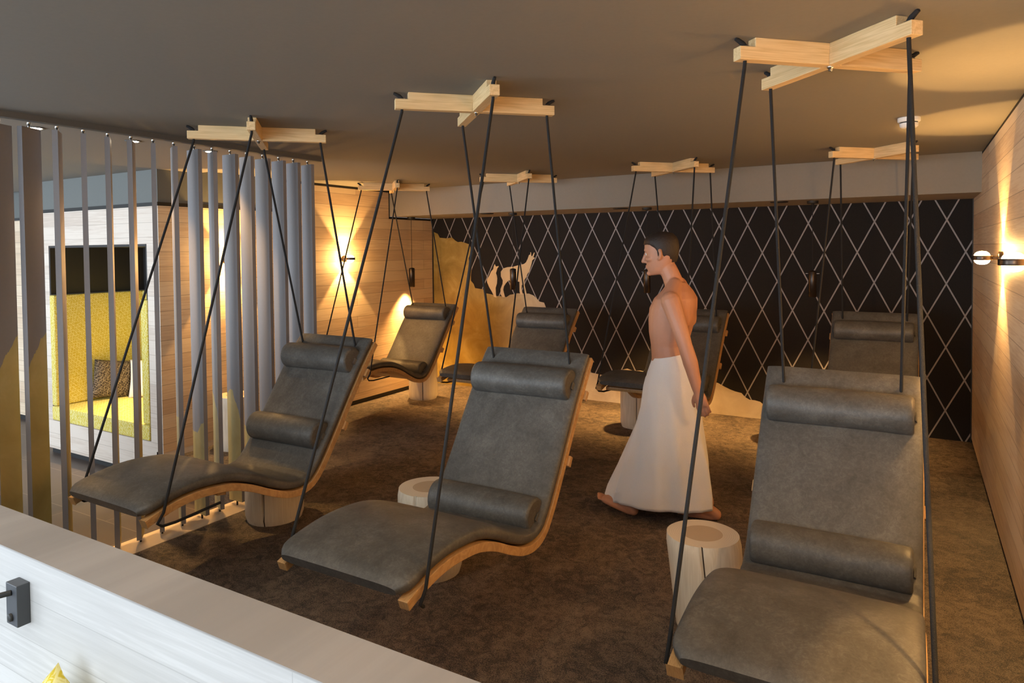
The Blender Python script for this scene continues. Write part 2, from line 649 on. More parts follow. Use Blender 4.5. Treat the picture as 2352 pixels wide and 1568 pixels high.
# gold mountain painted on the back wall
G1 = [(-5.33, 0.0), (-5.33, 1.94), (-5.25, 1.91), (-5.22, 1.86), (-5.17, 1.855), (-5.11, 1.85), (-5.03, 1.86), (-4.98, 1.82), (-4.94, 1.8), (-4.89, 1.805), (-4.83, 1.79), (-4.77, 1.77), (-4.75, 1.73), (-4.75, 1.66), (-4.78, 1.6), (-4.77, 1.51), (-4.74, 1.45), (-4.75, 1.38), (-4.75, 1.32), (-4.71, 1.28), (-4.69, 1.23), (-4.6, 1.22), (-4.54, 1.21), (-4.54, 1.17), (-4.46, 1.16), (-4.39, 1.14), (-4.32, 1.14), (-4.24, 1.13), (-4.19, 1.16), (-4.13, 1.17), (-4.09, 1.18), (-4.02, 1.18), (-3.93, 1.18), (-3.87, 1.16), (-3.82, 1.12), (-3.79, 1.09), (-3.73, 1.08), (-3.70, 1.01), (-3.66, .93), (-3.64, .82), (-3.58, .74), (-3.56, .62), (-3.50, .55), (-3.47, .44), (-3.40, .37), (-3.37, .30), (-3.29, .29), (-3.22, .305), (-3.14, .31), (-3.05, .30), (-2.97, .29), (-2.90, .30), (-2.84, .32), (-2.78, .37), (-2.71, .39), (-2.64, .37), (-2.56, .38), (-2.49, .36), (-2.42, .35), (-2.28, .345), (-2.13, .34), (-2.0, .345), (-1.86, .34), (-1.73, .32), (-1.67, .29), (-1.61, .265), (-1.56, .25), (-1.5, .24), (-1.46, .2), (-1.42, .18), (-1.37, .18), (-1.32, .17), (-1.27, .13), (-1.18, .11), (-1.1, .07), (-.98, .05), (-.85, 0)]
BIG = [(-4.315, 1.435), (-4.281, 1.475), (-4.224, 1.49), (-4.141, 1.497), (-4.049, 1.519), (-3.995, 1.529), (-3.967, 1.548), (-3.944, 1.587), (-3.925, 1.634), (-3.907, 1.642), (-3.907, 1.666), (-3.898, 1.669), (-3.895, 1.626), (-3.883, 1.619), (-3.857, 1.665), (-3.848, 1.661), (-3.868, 1.608), (-3.851, 1.606), (-3.847, 1.598), (-3.883, 1.572), (-3.887, 1.548), (-3.902, 1.501), (-3.924, 1.438), (-3.947, 1.414), (-3.964, 1.372), (-3.988, 1.343), (-3.992, 1.296), (-3.976, 1.233), (-3.962, 1.175), (-3.984, 1.165), (-4.007, 1.216), (-4.015, 1.279), (-4.024, 1.287), (-4.03, 1.232), (-4.013, 1.171), (-4.044, 1.166), (-4.056, 1.199), (-4.057, 1.318), (-4.125, 1.325), (-4.208, 1.332), (-4.245, 1.299), (-4.274, 1.259), (-4.284, 1.218), (-4.26, 1.130), (-4.294, 1.128), (-4.32, 1.161), (-4.321, 1.225), (-4.292, 1.29), (-4.288, 1.331), (-4.314, 1.379)]
SMALL = [(-4.481, 1.385), (-4.455, 1.434), (-4.423, 1.466), (-4.413, 1.507), (-4.399, 1.528), (-4.39, 1.507), (-4.375, 1.496), (-4.35, 1.506), (-4.346, 1.496), (-4.365, 1.475), (-4.375, 1.442), (-4.385, 1.418), (-4.372, 1.386), (-4.367, 1.354), (-4.373, 1.289), (-4.391, 1.24), (-4.388, 1.159), (-4.379, 1.12), (-4.417, 1.13), (-4.426, 1.158), (-4.445, 1.19), (-4.483, 1.246), (-4.511, 1.303), (-4.516, 1.335)]
mu = MB()
mu.prism(G1, YB - .0015, YB + .004, MT['mural'])
mu.prism(BIG, YB - .0022, YB + .004, MT['chamois'])
mu.prism(SMALL, YB - .0022, YB + .004, MT['chamois'])
mo = mu.build('gold_mural', wb)
mo['label'] = 'gold mountain ridge with two chamois painted on the dark wall'

# ------------------------------------------------------------------ alcove seat
bench = thing('alcove_bench', 'yellow upholstered seat and side pads lining the pale wooden alcove', 'bench', (NX0, NY0, TZ))


def local(mb, name, parent, bevel=0, m=None):
    """build in room coordinates, then hang under a placed parent"""
    o = mb.build(name, None, bevel)
    o.parent = parent
    o.matrix_parent_inverse = parent.matrix_basis.inverted() if False else Matrix.Translation(-parent.location)
    return o


local(MB().box(NX0 + .004, NX1 - .004, NY0 - .012, NY1 - .004, NZ0 + .004, .262, MT['yellow']), 'seat', bench, .018)
local(MB().box(NX0 + .004, NX0 + .085, NY0 - .008, NY1 - .004, .266, 1.31, MT['yellow']), 'side_pad', bench, .015)
local(MB().box(NX1 - .10, NX1 - .004, NY0 - .008, NY1 - .004, .266, 1.31, MT['yellow']), 'side_pad', bench, .015)
local(MB().box(NX0 + .088, NX1 - .103, NY1 - .085, NY1 - .004, .266, 1.31, MT['yellow']), 'backrest', bench, .015)
bp = MB()
bp.box(NX0, NX0 + .02, NY0 + .002, NY1, 1.315, NZ1 - .001, MT['black_lining'])
bp.box(NX1 - .02, NX1, NY0 + .002, NY1, 1.315, NZ1 - .001, MT['black_lining'])
bp.box(NX0 + .02, NX1 - .02, NY1 - .02, NY1, 1.315, NZ1 - .001, MT['black_lining'])
bp.box(NX0 + .02, NX1 - .02, NY0 + .002, NY1 - .02, NZ1 - .02, NZ1 - .001, MT['black_lining'])
local(bp, 'black_lining', bench)


def pillow(name, label, m, size, loc, rot, thick=.13, group=None):
    n = 22
    vs, fs = [], []
    for side in (1, -1):
        for i in range(n + 1):
            for j in range(n + 1):
                u, v = i / n * 2 - 1, j / n * 2 - 1
                h = thick / 2 * ((1 - u ** 4) * (1 - v ** 4)) ** .6
                k = 1 - .07 * (1 - abs(u) ** 1.5) * (abs(v) ** 3) 
                k2 = 1 - .07 * (1 - abs(v) ** 1.5) * (abs(u) ** 3)
                h += .004 * noise.noise(Vector((u * 3, v * 3, side * 5 + loc[0])))  if h > .01 else 0
                vs.append((u * size / 2 * k2, v * size / 2 * k, side * h))
    q = (n + 1) ** 2
    for s in (0, 1):
        for i in range(n):
            for j in range(n):
                a = s * q + i * (n + 1) + j
                f = (a, a + 1, a + n + 2, a + n + 1)
                fs.append(f if s else f[::-1])
    mb = MB().add(vs, fs, m, True)
    o = mb.build(name)
    bm = bmesh.new(); bm.from_mesh(o.data)
    bmesh.ops.remove_doubles(bm, verts=bm.verts, dist=1e-4)
    bmesh.ops.recalc_face_normals(bm, faces=bm.faces)
    bm.to_mesh(o.data); bm.free()
    o.location = loc
    o.rotation_euler = rot
    return tag(o, label, 'cushion', group)


pillow('cushion', 'dark patterned square cushion in the corner of the yellow alcove seat', MT['dark_weave'], .38, (-6.865, 3.86, .455), (R(90), R(8), R(78)), .11)
pillow('cushion', 'cream square cushion behind the dark patterned one on the yellow seat', MT['cream'], .38, (-6.62, 4.08, .445), (R(80), 0, R(38)), .11)

# ------------------------------------------------------------------ slat screen
SLATS = [  # y, angle of the wide face, outline of the gold paint across that face (None: plain grey)
    (1.672, 112, [1.10, 1.15, 1.20, 1.221, 1.261, 1.293]), (1.808, 115.8, [1.123, 1.158, 1.189, 1.213, 1.258, 1.268, 1.291]),
    (1.941, 144.8, [1.16, 1.118, 1.048, .971, .93]), (2.074, 152.1, [1.0, .96, .93]), (2.207, 147.1, [.90, .84, .76, .705]),
    (2.339, 141.7, [.70, .729, .76, .81]), (2.473, 147.8, [.79, .75, .70, .66]), (2.606, -27.1, [.68, .688, .691, .70]),
    (2.743, -4.3, [.565, .56, .552, .589, .621, .631]), (2.872, -21.2, [.79, .756, .71, .68, .60]),
    (3.007, 1.5, [.755, .772, .786, .785, .721, .694, .655, .592]), (3.136, -3.5, [.507, .503, .493, .52, .57, .60, .605]),
    (3.27, 2.5, [.60, .52, .45, .43, .40]), (3.409, -1.9, [.38, .42, .40, .33]), (3.543, -2.4, [.30, .26, .28]), (3.679, -7.8, [.24, .2, .16]),
]
SLAB = ['leftmost grey slat, mostly cut off, with a high gold peak', 'wide grey slat with high gold peak, second from the left end',
        'grey slat seen edge-on, right of the wide slat with a gold peak', 'very thin edge-on grey slat in front of the dark alcove top',
        'edge-on grey slat crossing the dark cushion in the alcove', 'edge-on grey slat in front of the cream cushion and alcove right side',
        'very thin grey slat at the corner of the pale alcove block', 'half-turned grey slat just right of the alcove corner',
        'broad grey slat with a pale gold foot, ninth from the left', 'half-turned grey slat left of the wall lamp behind the screen',
        'broad grey slat with a rounded gold peak, hiding the wall lamp', 'broad grey slat with a dipping gold edge, twelfth from the left',
        'grey slat above the log stool behind the leather lounger, fourth from the right end', 'grey slat third from the right end of the screen',
        'grey slat next to the last at the right end of the screen', 'last grey slat at the right end of the screen']
SW, ST, SZ0, SZ1 = .125, .026, .035, 2.345
for i, (y, ang, edge) in enumerate(SLATS):
    t = thing('screen_slat', SLAB[i], 'slat', (SX, y, 0), 'grey slats of the room divider', R(ang))
    mb = MB()
    # keep the painted outline readable left-to-right from the room side
    n = len(edge)
    xs = [-SW / 2 + SW * k / (n - 1) for k in range(n)]
    pts = []
    for k in range(n - 1):
        for q in range(4):
            f = q / 4
            pts.append((xs[k] + (xs[k + 1] - xs[k]) * f, edge[k] + (edge[k + 1] - edge[k]) * f + (random.uniform(-.006, .006) if q else 0)))
    pts.append((xs[-1], edge[-1]))
    for s in (1, -1):
        yy = s * ST / 2
        lo = [(pts[0][0], yy, SZ0)] + [(p[0], yy, p[1]) for p in pts] + [(pts[-1][0], yy, SZ0)]
        hi = [(pts[0][0], yy, SZ1)] + [(p[0], yy, p[1]) for p in pts] + [(pts[-1][0], yy, SZ1)]
        mb.add(lo, [tuple(range(len(lo)))], MT['gold'])
        mb.add(hi, [tuple(range(len(hi)))], MT['slat'])
    a, b = SW / 2, ST / 2
    for sx in (-1, 1):
        mb.add([(sx * a, -b, SZ0), (sx * a, b, SZ0), (sx * a, b, SZ1), (sx * a, -b, SZ1)], [(0, 1, 2, 3)], MT['slat'])
    for z in (SZ0, SZ1):
        mb.add([(-a, -b, z), (a, -b, z), (a, b, z), (-a, b, z)], [(0, 1, 2, 3)], MT['slat'])
    mb.build('board', t)
    MB().lathe([(.006, SZ1), (.006, HC - .045), (.009, HC - .045), (.009, HC - .032)], MT['steel'], n=10).build('top_pin', t)
    MB().lathe([(.006, .004), (.006, SZ0)], MT['black'], n=10).build('foot_pin', t)

# ------------------------------------------------------------------ hanging loungers
PROF = [(-.925, .535), (-.86, .557), (-.78, .575), (-.70, .584), (-.61, .582), (-.49, .566), (-.37, .523), (-.26, .467), (-.15, .420), (-.05, .404),
        (.04, .428), (.12, .507), (.22, .645), (.32, .795), (.43, .952), (.52, 1.07), (.575, 1.135)]   # (y - 2.66, z)
path, PLEN = resample(catmull([(0, a, b) for a, b in PROF], 8), 90)


def frame_at(i):
    t = (path[min(i + 1, 89)] - path[max(i - 1, 0)]).normalized()
    return path[i], t, Vector((0, -t.z, t.y))


def at_s(s):
    i = min(89, max(0, round(s / PLEN * 89)))
    return frame_at(i)


WID = .31


def sweep(x0, x1, n0, n1, i0=0, i1=89, step=1):
    rings = []
    for i in list(range(i0, i1 + 1, step)):
        p, t, n = frame_at(i)
        rings.append([p + n * n0 + Vector((x0, 0, 0)), p + n * n0 + Vector((x1, 0, 0)), p + n * n1 + Vector((x1, 0, 0)), p + n * n1 + Vector((x0, 0, 0))])
    return rings


def cushion():
    mb = MB()
    rings = []
    N = 28
    for i in range(0, 90):
        p, t, n = frame_at(i)
        e = min(i, 89 - i)
        k = min(1, .6 + .4 * math.sqrt(min(1, e / 2.0)))
        s_ = i / 89 * PLEN
        hh = .0235 + .006 * math.exp(-((s_ - .5) / .45) ** 2) + .004 * math.exp(-(s_ / .15) ** 2)
        # front corners rounded in plan
        f = i / 89 * PLEN
        w = WID - .004 - (.035 * (1 - f / .06) ** 2 if f < .06 else 0)
        c = p + n * (.0185 + hh)
        ring = []
        for j in range(N):
            a = 2 * PI * j / N
            ca, sa = math.cos(a), math.sin(a)
            x = w * math.copysign(abs(ca) ** .22, ca)
            h = hh * k * math.copysign(abs(sa) ** .55, sa)
            if sa > 0:
                h += .004 * (1 - (x / w) ** 4) * k
                wr = math.exp(-((s_ - .98) / .13) ** 2)
                h += .007 * wr * noise.noise(Vector((x * 4, s_ * 26, 3))) + .003 * noise.noise(Vector((x * 5, s_ * 5, 1)))
            ring.append(c + n * h + Vector((x, 0, 0)))
        rings.append(ring)
    mb.loft(rings, MT['leather'])
    return mb


def bolster(s, rad=.075, half=.276):
    """a firm roll lying across the pad, flattened where it rests"""
    p, t, n = at_s(s)
    c = p + n * (.018 + .046 + rad * .26)
    mb = MB()
    rings = []
    NN = 28
    for x, k in [(-half, .82), (-half + .004, .93), (-half + .012, .985), (-half + .03, 1)] + [(-half + .03 + (2 * half - .06) * q / 6, 1) for q in range(1, 6)] + [(half - .03, 1), (half - .012, .985), (half - .004, .93), (half, .82)]:
        ring = []
        for j in range(NN):
            a = 2 * PI * j / NN
            r = rad * k * (1 + .02 * math.sin(3 * a + x * 9))
            ca, sa = math.cos(a), math.sin(a)
            if sa < -.35:
                sa = -.35 + (sa + .35) * .15
            ring.append(c + t * (r * 1.06 * ca) + n * (r * sa) + Vector((x, 0, 0)))
        rings.append(ring)
    mb.loft(rings, MT['leather'])
    # strap tabs at both ends
    for sx in (-1, 1):
        q = p + n * .062
        mb.add([q + t * d + n * h + Vector((sx * (half + x), 0, 0)) for d in (-.018, .018) for h, x in ((-.03, .0145), (.02, .006), (.02, .002), (-.03, .0105))],
               [(0, 1, 2, 3), (4, 7, 6, 5), (0, 4, 5, 1), (1, 5, 6, 2), (2, 6, 7, 3), (3, 7, 4, 0)], MT['leather'])
    return mb


def bar_at(s, half, off=-.018, w=.05, h=.026):
    p, t, n = at_s(s)
    c = p + n * (off - h / 2)
    vs = [c + t * a + n * b + Vector((x, 0, 0)) for x in (-half, half) for a in (-w / 2, w / 2) for b in (-h / 2, h / 2)]
    return MB().add(vs, [(0, 1, 3, 2), (4, 6, 7, 5), (0, 4, 5, 1), (2, 3, 7, 6), (0, 2, 6, 4), (1, 5, 7, 3)], MT['ply']), c


SB = [.11, .42, 1.36, 1.70]          # where the four cross bars sit along the curve
RA = .24                              # rope holes in the ceiling cross
CZ = 2.330


def rope_lines(under):
    """courses of the four suspension ropes"""
    fb = at_s(.05)[0]; sb = at_s(SB[1])[0]; tb_ = at_s(SB[3])[0]
    nt_ = at_s(SB[3])[2]
    out = []
    for sx in (-1, 1):
        x = sx * .327
        out.append([(sx * RA, -RA, CZ + .055), (sx * RA, -RA, CZ - .01), (x, fb.y + .03, fb.z + .02), (x, fb.y + .0, fb.z - .02), (sx * .316, fb.y + .03, fb.z - .042),
                    (sx * .306, fb.y + .1, fb.z - .05), (sx * .296, sb.y - .04, sb.z - .062)][:None if under else 5])
    for sx in (-1, 1):
        e = tb_ - nt_ * .05
        out.append([(sx * RA, RA, CZ + .055), (sx * RA, RA, CZ - .01), (sx * .225, e.y + .014, e.z + .02), (sx * .225, e.y - .005, e.z - .02), (sx * .225, e.y - .012, e.z - .032)])
    return out


def make_lounger(label, loc, head_s, lumb_s, off=(0, 0, 0), tilt=0, under=True):
    """off and tilt: how far the lounger has swung from straight below its cross"""
    t = thing('hanging_lounger', label, 'lounger', loc, 'hanging loungers')
    swing = Matrix.Translation((off[0], off[1], off[2] + .6)) @ Matrix.Rotation(R(tilt), 4, 'X') @ Matrix.Translation((0, 0, -.6))
    def put(mb, name, bevel=0):
        mb.v = [tuple(swing @ Vector(v)) for v in mb.v]
        return mb.build(name, t, bevel)
    put(cushion(), 'cushion')
    for sx in (-1, 1):
        x0, x1 = sorted((sx * WID, sx * (WID - .042)))
        put(MB().loft(sweep(x0, x1, -.018, .018), MT['ply'], smooth=False), 'side_rail', .003)
    put(MB().loft(sweep(-WID + .043, WID - .043, .006, .016, 5, 88), MT['ply'], smooth=False), 'seat_sheet')
    for s in SB:
        b, c = bar_at(s, WID + .012 if s > 1 else WID - .045)
        put(b, 'cross_bar', .004)
    put(bolster(head_s), 'head_bolster')
    put(bolster(lumb_s, .078), 'lumbar_bolster')
    for pts in rope_lines(under):
        # the two upper points stay in the ceiling cross, the rest swings
        pts = [Vector(p) if k < 2 else swing @ Vector(p) for k, p in enumerate(pts)]
        MB().tube(pts, .0065, MT['rope']).build('rope', t)
    return t


X1, X2 = 2.664, 5.62
LOUNGERS = [
    ('dark leather lounger hanging beside the wall with two lamps, nearest to the camera', (-.262, X1, 0), 1.705, 1.115, (-.013, .088, -.007), -.4, False),
    ('dark leather lounger hanging in the middle of the front row', (-1.745, X1, 0), 1.71, 1.045, (.007, .004, -.005), 0, False),
    ('dark leather lounger hanging next to the grey slat screen', (-3.225, X1, 0), 1.725, 1.265, (.037, .003, -.012), .4),
    ('brown leather lounger hanging in the corner by the lit wooden wall', (-4.72, X2, 0), 1.75, 1.045, (.059, .017, -.04), -2.46),
    ('dark leather lounger hanging in front of the painted chamois', (-3.215, X2, 0), 1.71, 1.10, (.003, .029, -.018), -4.9),
    ('dark leather lounger hanging half hidden behind the walking person', (-1.735, X2, 0), 1.71, 1.10, (-.014, .044, .029), -5.8),
    ('leather lounger hanging at the back by the lamp wall, behind the nearest one', (-.262, X2, 0), 1.71, 1.10, (-.02, .06, .0), 0),
]
for args in LOUNGERS:
    make_lounger(*args)

# ceiling crosses
CROSS = ['pine ceiling cross above the nearest lounger, casting shadows to its left', 'pine ceiling cross above the middle lounger of the front row',
         'pale pine ceiling cross above the lounger beside the slat screen', 'pine ceiling cross in the corner by the lit wooden wall',
         'pine ceiling cross above the lounger in front of the chamois', 'pine ceiling cross above the walking person and the lounger behind',
         'pine ceiling cross at the back, beyond the smoke detector']


def beam_mb(lap):
    """half-lapped beam with notched ends; lap=1 upper half kept at the middle, 0 lower half"""
    hl, hw_, z0, z1, nz = .3705, .0215, CZ, HC, CZ + .044
    nx = .058
    prof = [(-hl, z0), (hl, z0), (hl, nz), (hl - nx, nz), (hl - nx, z1), (-hl + nx, z1), (-hl + nx, nz), (-hl, nz)]
    mid = (z0 + z1) / 2
    if lap:
        prof = [(-hl, z0), (-hw_, z0), (-hw_, mid), (hw_, mid), (hw_, z0)] + prof[1:]
    else:
        prof = prof[:5] + [(hw_, z1), (hw_, mid), (-hw_, mid), (-hw_, z1)] + prof[5:]
    return MB().prism(prof, -hw_, hw_, MT['pine'])


def make_cross(label, x, y):
    t = thing('ceiling_cross', label, 'ceiling beam', (x, y, 0), 'wooden crosses on the ceiling')
    for ang, lap in ((PI / 4, 1), (-PI / 4, 0)):
        beam_mb(lap).build('beam', t, .0025).rotation_euler = (0, 0, ang)
    MB().lathe([(.011, CZ), (.011, CZ - .004), (.007, CZ - .004), (.007, CZ - .014), (.004, CZ - .016)], MT['steel'], n=12).build('bolt', t)
    for sx in (-1, 1):
        for sy in (-1, 1):
            z = CZ + .044
            d = Vector((sx, sy, 0)).normalized()
            p = Vector((sx * RA, sy * RA, z))
            MB().lathe([(.016, 0), (.016, .004), (.009, .006)], MT['steel'], p, 12).build('washer', t)
            MB().tube([p + Vector((0, 0, .004)), p + d * .010 + Vector((0, 0, .014)), p + d * .028 + Vector((0, 0, .024)), p + d * .036 + Vector((0, 0, .027))], [.009, .009, .0075, .006], MT['rope'], 8).build('rope_knot', t)
    return t


for lb, (_, loc, *_) in zip(CROSS, LOUNGERS):
    make_cross(lb, loc[0], loc[1])

# ------------------------------------------------------------------ log stools
def log_stool(label, x, y, h, d, lean=(0, 0), crack=0, seed=0, taper=1.0):
    mb = MB()
    n = 150
    rings = []
    c_ang = R(crack)
    for k in range(13):
        f = k / 12
        z = h * f
        rr = d / 2 * (taper + (1 - taper) * f)
        if f > .97:
            rr -= .006
        if f < .03:
            rr -= .012
        ring = []
        for j in range(n):
            a = 2 * PI * j / n
            r = rr * (1 + .025 * noise.noise(Vector((math.cos(a) * 1.2, math.sin(a) * 1.2, seed + f * .6))))
            dd = math.atan2(math.sin(a - c_ang), math.cos(a - c_ang))
            if abs(dd) < .5 * 2 * PI / n and f > .12:
                r -= .012
            ring.append((r * math.cos(a) + lean[0] * (1 - f), r * math.sin(a) + lean[1] * (1 - f), z))
        rings.append(ring)
    mb.loft(rings, MT['log'], cap=False)
    tz = h
    mb.add(rings[-1] + [(0, 0, tz)], [(j, (j + 1) % n, n) for j in range(n)], MT['log_top'])
    mb.add(rings[0], [tuple(range(n))[::-1]], MT['log'])
    j = round(c_ang / (2 * PI) * n) % n
    o = mb.build('log_stool')
    # dark strip inside the crack groove
    cm = o.data.materials
    cm.append(MT['crack'])
    idx = len(cm) - 1
    for p in o.data.polygons:
        vs = [v % n for v in p.vertices]
        if len(p.vertices) == 4 and set(vs) == {j, (j + 1) % n}:
            p.material_index = idx
    o.location = (x, y, 0)
    return tag(o, label, 'stool', 'log stools')


MT['crack'] = plain('dark_crack', (.06, .035, .02), .9)
log_stool('tall pale log stool in the foreground, beside the nearest lounger', -.815, 3.05, .425, .325, (.05, -.02), -76, 1, .93)
log_stool('log stool half hidden under the middle lounger of the front row', -2.215, 2.89, .45, .33, (0, 0), -80, 2)
log_stool('log stool under the lounger by the slat screen, its crack facing us', -3.545, 3.0, .44, .36, (0, 0), -62, 3)
log_stool('log stool with a centre crack in the corner, under the brown lounger', -4.90, 6.30, .45, .33, (0, 0), -55, 4)
log_stool('log stool with a brightly lit top, left of the walking person', -2.29, 6.26, .50, .325, (0, 0), -75, 5)
log_stool('log stool hidden behind the nearest lounger, only its shadow showing', -.93, 6.42, .46, .33, (0, 0), -75, 6)
log_stool('pale log stool behind the slat screen, by the wooden wall', -5.10, 3.93, .46, .34, (0, 0), -120, 7)

# ------------------------------------------------------------------ wall lamps
def sconce(label, x, y, z, side, watts, cone=82, blend=.18):
    """side = +1: mounted on a wall at larger x"""
    t = thing('wall_lamp', label, 'wall lamp', (x, y, z), 'round wall lamps shining up and down')
    s = side
    MB().lathe([(.034, 0), (.036, .004), (.036, .02), (.03, .024)] if s < 0 else [(.036, 0), (.036, -.02), (.03, -.024)], MT['dark_metal'], (0, 0, 0), 28, 'x').build('wall_mount', t)
    MB().tube([(-s * .02, 0, 0), (-s * .055, 0, 0)], .012, MT['dark_metal'], 12).build('arm', t)
    cx = -s * .098
    MB().lathe([(.040, -.013), (.050, -.013), (.051, -.009), (.051, .009), (.050, .013), (.040, .013), (.040, -.013)], MT['dark_metal'], (cx, 0, 0), 36, 'z', cap=False).build('ring', t)
    for q in (1, -1):
        MB().lathe([(.040, q * .008), (.039, q * .016), (.034, q * .026), (.024, q * .034), (.012, q * .0375), (.001, q * .0385)], MT['lens'], (cx, 0, 0), 32).build('lens', t)
        light('wall_lamp_glow', 'POINT', (x + cx, y, z + q * .052), 6.5, WARM2, shadow_soft_size=.02)
        sp = light('wall_lamp_beam', 'SPOT', (x + cx, y, z + q * .05), watts, WARM2, aim=(x + cx + s * .45, y, z + q * 3), spot_size=R(cone), spot_blend=blend, shadow_soft_size=.02)
    return t


sconce('wall lamp on the right wooden wall, the farther of the pair', XR, 4.748, 1.629, 1, 27)
sconce('wall lamp on the right wooden wall, cut by the frame edge', XR, 3.282, 1.634, 1, 27)
sconce('added unseen wall lamp on the right wooden wall, beyond the right frame edge', XR, 1.81, 1.634, 1, 27)  # unseen lamp, added for warm light on the nearest lounger and ceiling
sconce('wall lamp in a bright cross of light on the corner wall', XL, 5.496, 1.618, -1, 34)
sconce('wall lamp on the wooden wall behind the slat screen', XL, 4.02, 1.63, -1, 45)

# ------------------------------------------------------------------ pendants and ceiling fittings under the soffit
PEND = [(-5.22, 6.52, 'slim black pendant lamp in front of the corner wooden wall'), (-3.80, 6.50, 'slim black pendant lamp in front of the larger chamois'),
        (-2.275, 6.50, "slim black pendant lamp level with the walking person's face"), (-.775, 6.50, 'slim black pendant lamp nearest to the right wall')]
for x, y, lb in PEND:
    t = thing('pendant_lamp', lb, 'pendant lamp', (x, y, HS), 'black pendant lamps along the back wall')
    MB().lathe([(.047, 0), (.047, -.022), (.045, -.024), (.014, -.024), (.012, -.034)], MT['black'], n=28).build('canopy', t)
    MB().tube([(0, 0, -.03), (0, 0, -.62)], .003, MT['rope'], 6).build('cord', t)
    MB().lathe([(.012, -.605), (.032, -.612), (.034, -.616), (.034, -.835), (.030, -.838), (.030, -.79), (.003, -.785)], MT['dark_metal'], n=28, cap=False).build('shade', t)
    MB().tube([(-.055, 0, -.632), (.055, 0, -.632)], .003, MT['steel'], 6).build('pin', t)
    MB().lathe([(.028, -.80), (.001, -.80)], MT['led'], n=20).build('bulb', t)
    light('pendant_beam', 'SPOT', (x, y, HS - .845), 150, WARM, aim=(x, y, 0), spot_size=R(100), spot_blend=1.0, shadow_soft_size=.025)
for x, y, lb in [(-4.05, 6.37, 'flat black disc in the soffit above the chamois'), (-2.514, 6.41, 'flat black disc in the soffit, middle one of three'), (-1.036, 6.41, 'flat black disc in the soffit towards the right wall')]:
    o = MB().lathe([(.075, 0), (.075, -.006), (.070, -.010), (.001, -.010)], MT['black'], n=36).build('ceiling_speaker', None, 0, True, (x, y, HS))
    tag(o, lb, 'speaker', 'black discs in the soffit')

t = thing('smoke_detector', 'round white smoke detector on the ceiling', 'smoke detector', (-.036, 4.40, HC))
MB().lathe([(.056, 0), (.056, -.02), (.051, -.024), (.047, -.024)], MT['white'], n=32).build('base', t)
MB().lathe([(.047, -.030), (.045, -.046), (.036, -.054), (.001, -.056)], MT['white'], n=32).build('cover', t)
MB().lathe([(.043, -.022), (.043, -.031)], MT['black'], n=24).build('slot', t)

# downlights along the screen
for y, lb in [(1.93, 'lit ceiling downlight behind the wide slat, the one farthest left'), (2.47, 'lit ceiling downlight above the edge-on slats, middle one of three'), (3.0, 'lit ceiling downlight behind the pale pine ceiling cross')]:
    x = -4.115
    t = thing('downlight', lb, 'downlight', (x, y, HC - .022), 'small downlights along the slat screen')
    MB().lathe([(.030, 0), (.046, 0), (.046, -.004), (.034, -.005), (.030, 0)], MT['bar'], n=28, cap=False).build('ring', t)
    MB().lathe([(.029, -.002), (.028, -.006), (.001, -.008)], MT['led'], n=20).build('lens', t)
    light('downlight_beam', 'SPOT', (x, y, HC - .05), 70, WARM2, aim=(x + .06, y - .05, 0), spot_size=R(74), spot_blend=.9, shadow_soft_size=.03)
for x in (-2.9, -1.6, -.35):  # unseen downlights added to brighten the cap, near log stool and towel
    t = thing('downlight', 'unseen ceiling downlight above the half wall, added to brighten the foreground', 'downlight', (x, .75, HC), 'added downlights above the half wall')
    MB().lathe([(.030, 0), (.046, 0), (.046, -.004), (.034, -.005), (.030, 0)], MT['bar'], n=28, cap=False).build('ring', t)
    MB().lathe([(.029, -.002), (.028, -.006), (.001, -.008)], MT['led'], n=20).build('lens', t)
    light('downlight_beam', 'SPOT', (x, .75, HC - .03), 18, (1.0, .80, .56), aim=(x + .1, 1.5, 0), spot_size=R(110), spot_blend=.7, shadow_soft_size=.03)
# assumed, unseen light source inside the alcove, under its black lining
light('assumed_alcove_beam', 'SPOT', (-5.95, 3.85, 1.74), 165, (1, .72, .38), aim=(-6.0, 3.8, 0), spot_size=R(84), spot_blend=.8, shadow_soft_size=.04)
al_l = thing('assumed_alcove_downlight', 'assumed small unseen downlight set in the black top of the alcove', 'downlight', (-5.95, 3.85, NZ1 - .02))
MB().lathe([(.03, 0), (.03, -.004), (.02, -.006), (.001, -.006)], MT['led'], n=20).build('lens', al_l)

# ------------------------------------------------------------------ foreground
t = thing('reading_lamp', 'black reading lamp base with a push switch on the white half wall', 'reading lamp', (-1.921, HW0 + .004, .783))
MB().box(-.027, .027, -.030, 0, 0, .103, MT['gadget']).build('base', t, .002)
MB().lathe([(.010, -.030), (.010, -.035), (.007, -.037), (.001, -.037)], MT['black'], (-.002, 0, .020), 20, 'y').build('switch', t)
MB().tube([(0, -.030, .082), (-.010, -.050, .081), (-.024, -.068, .078)], [.007, .007, .0065], MT['black'], 10).build('grommet', t)
MB().tube(catmull([(-.024, -.068, .078), (-.06, -.10, .062), (-.12, -.13, .02), (-.2, -.14, -.03), (-.3, -.13, .0), (-.36, -.12, .1)]), .0042, MT['black'], 8).build('gooseneck', t)
bn = thing('bench', 'assumed unseen white bench against the half wall carrying the yellow cushion', 'bench', (-1.8, .5, TZ))  # bench out of view, assumed as support for the cushion
local(MB().box(-3.2, -.6, .28, .836, TZ, .17, MT['wood_front']), 'seat', bn, .004)
pillow('cushion', 'yellow-green patterned cushion tip leaning on the white half wall', MT['yellow'], .44, (-1.64, .735, .475), (R(74), R(43), R(4)), .13)

# ------------------------------------------------------------------ the walking person
PX, PY = -1.305, 4.20
FW, LF, UPV = Vector((-1, -.06, 0)).normalized(), Vector((.06, -1, 0)).normalized(), Vector((0, 0, 1))


def P(f, l, u):
    return FW * f + LF * l + UPV * u


